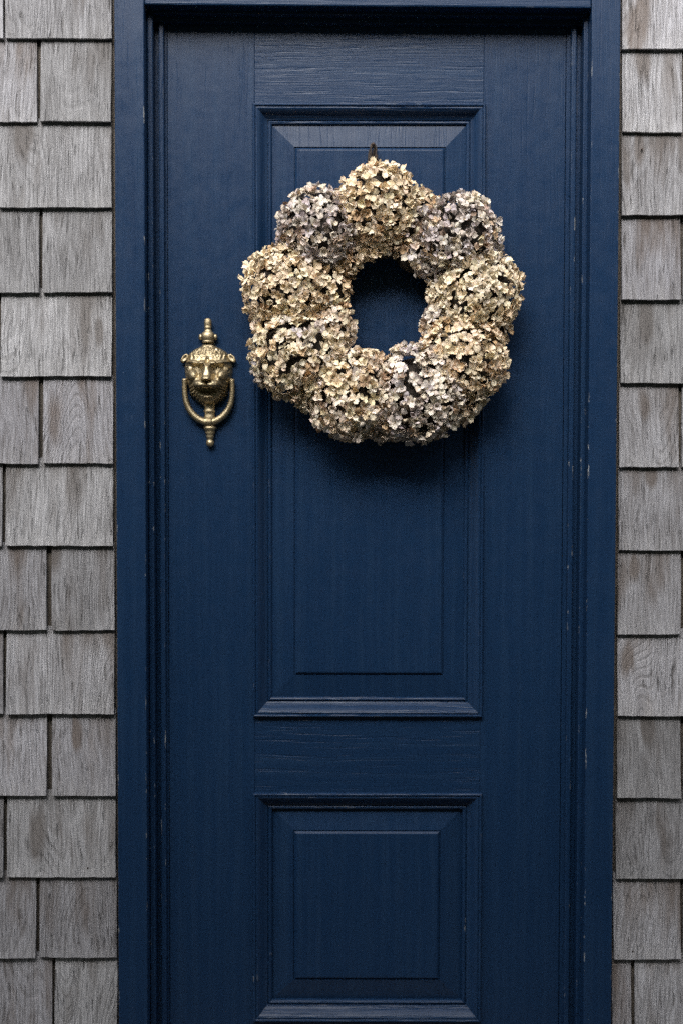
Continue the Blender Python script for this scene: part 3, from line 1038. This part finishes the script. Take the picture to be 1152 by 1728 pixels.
def tube(name, pts, radii, mat, root, seg=8):
    verts, faces = [], []
    prev = None
    for i, p in enumerate(pts):
        tg = (pts[min(i + 1, len(pts) - 1)] - pts[max(i - 1, 0)]).normalized()
        a = tg.orthogonal().normalized() if prev is None else (prev - tg * prev.dot(tg)).normalized()
        prev = a
        c = tg.cross(a)
        for q in range(seg):
            g = 2 * math.pi * q / seg
            verts.append(p + a * (radii[i] * math.cos(g)) + c * (radii[i] * math.sin(g)))
    for i in range(len(pts) - 1):
        for q in range(seg):
            a, c = i * seg + q, i * seg + (q + 1) % seg
            faces.append((a, c, c + seg, a + seg))
    faces.append(tuple(reversed(range(seg)))); faces.append(tuple(range((len(pts) - 1) * seg, len(pts) * seg)))
    return mesh_obj(name, verts, faces, mat, root, True)


# bent-vine ring the heads are wired to
for q in range(3):
    pts = []
    for i in range(61):
        a = 2 * math.pi * i / 60
        rr = 0.160 + 0.010 * math.sin(5 * a + q * 2.1)
        pts.append(Vector((wc0.x + rr * math.cos(a), -0.030 + 0.010 * math.cos(5 * a + q * 2.1), wc0.z + rr * math.sin(a))))
    tube('vine_ring', pts, [0.006] * 61, 'vine', wr)
# hanging loop of twisted vine over a nail
def loop_pts(off, wob, x_sp):
    pp = []
    for i in range(25):
        t = i / 24
        a = math.pi * t
        px = 629 - x_sp * math.cos(a) + wob * math.sin(t * 11 + off)
        py = 290 - (290 - 243 - off) * math.sin(a) ** 0.55
        pp.append(at(px, py, -0.012 - 0.004 * math.sin(t * 9 + off)))
    return pp
for off, wob, sp in ((0, 1.4, 5.5), (1.5, 1.8, 3.0), (3, 1.2, 6.5), (2, 1.6, 4.0)):
    tube('hanging_loop', loop_pts(off, wob, sp), [0.0021] * 25, 'vine', wr, 6)
for e in ((624, 262, 618, 280), (634, 260, 641, 276)):
    a, c = at(e[0], e[1], -0.015), at(e[2], e[3], -0.02)
    tube('loose_end', [a.lerp(c, t / 5) + Vector((0.001 * math.sin(t * 2), 0, 0)) for t in range(6)], [0.0013] * 6, 'vine', wr, 6)
nl = at(629, 246, -0.010)
nail = tube('nail', [nl + Vector((0, y, 0.0)) for y in (0.012, -0.012, -0.0121, -0.014)], [0.0016, 0.0016, 0.0036, 0.0034], 'iron', None, 10)
nail['label'] = 'small dark nail in the door panel holding the wreath loop'
nail['category'] = 'nail'

# ------------------------------------------------------------------ unseen leafy screen added behind the viewer to shade the lower wall and door
SHADE_HEDGE = True
if SHADE_HEDGE:
    hg = empty('added_shade_hedge', (0, -3.3, 0), 'unseen leafy light blocker added to shade the lower wall and door', 'added_shade_hedge')
    HH, HL = 4.05, 8.0
    verts, faces = [], []
    nx_, nz_ = 60, 14
    for i in range(nx_ + 1):
        for j in range(nz_ + 1):
            x = -HL + 2 * HL * i / nx_
            z = HH * j / nz_
            y = -3.3 + 0.12 * noise.noise((x * 1.1, z * 1.1, 0)) + (0.10 * (j == nz_))
            verts.append((x, y, z))
    for i in range(nx_):
        for j in range(nz_):
            a = i * (nz_ + 1) + j
            faces.append((a, a + nz_ + 1, a + nz_ + 2, a + 1))
    b0 = len(verts)
    for i in range(nx_ + 1):
        x = -HL + 2 * HL * i / nx_
        verts += [(x, -4.3, HH), (x, -4.4, 0)]
    for i in range(nx_):
        a = i * (nz_ + 1) + nz_
        faces.append((a, a + nz_ + 1, b0 + 2 * i + 2, b0 + 2 * i))
        faces.append((b0 + 2 * i, b0 + 2 * i + 2, b0 + 2 * i + 3, b0 + 2 * i + 1))
    mesh_obj('shade_hedge_body', verts, faces, 'leaf', hg)
    hv, hf = [], []
    hr = random.Random(3)
    for i in range(9000):
        x = hr.uniform(-HL, HL); z = hr.uniform(0.05, HH + 0.05)
        y = -3.3 + 0.12 * noise.noise((x * 1.1, z * 1.1, 0)) + hr.uniform(0.0, 0.09)
        c = Vector((x, y, z))
        n = Vector((hr.gauss(0, .6), 1, hr.gauss(0.3, .6))).normalized()
        t = n.orthogonal().normalized(); t = (Matrix.Rotation(hr.uniform(0, 6.28), 3, n) @ t)
        s = n.cross(t)
        b = len(hv)
        hv += [c - t * 0.04, c + s * 0.022, c + t * 0.045, c - s * 0.022]
        hf.append((b, b + 1, b + 2, b + 3))
    o = mesh_obj('shade_hedge_leaves', hv, hf, 'leaf', hg)
    o['kind'] = 'stuff'
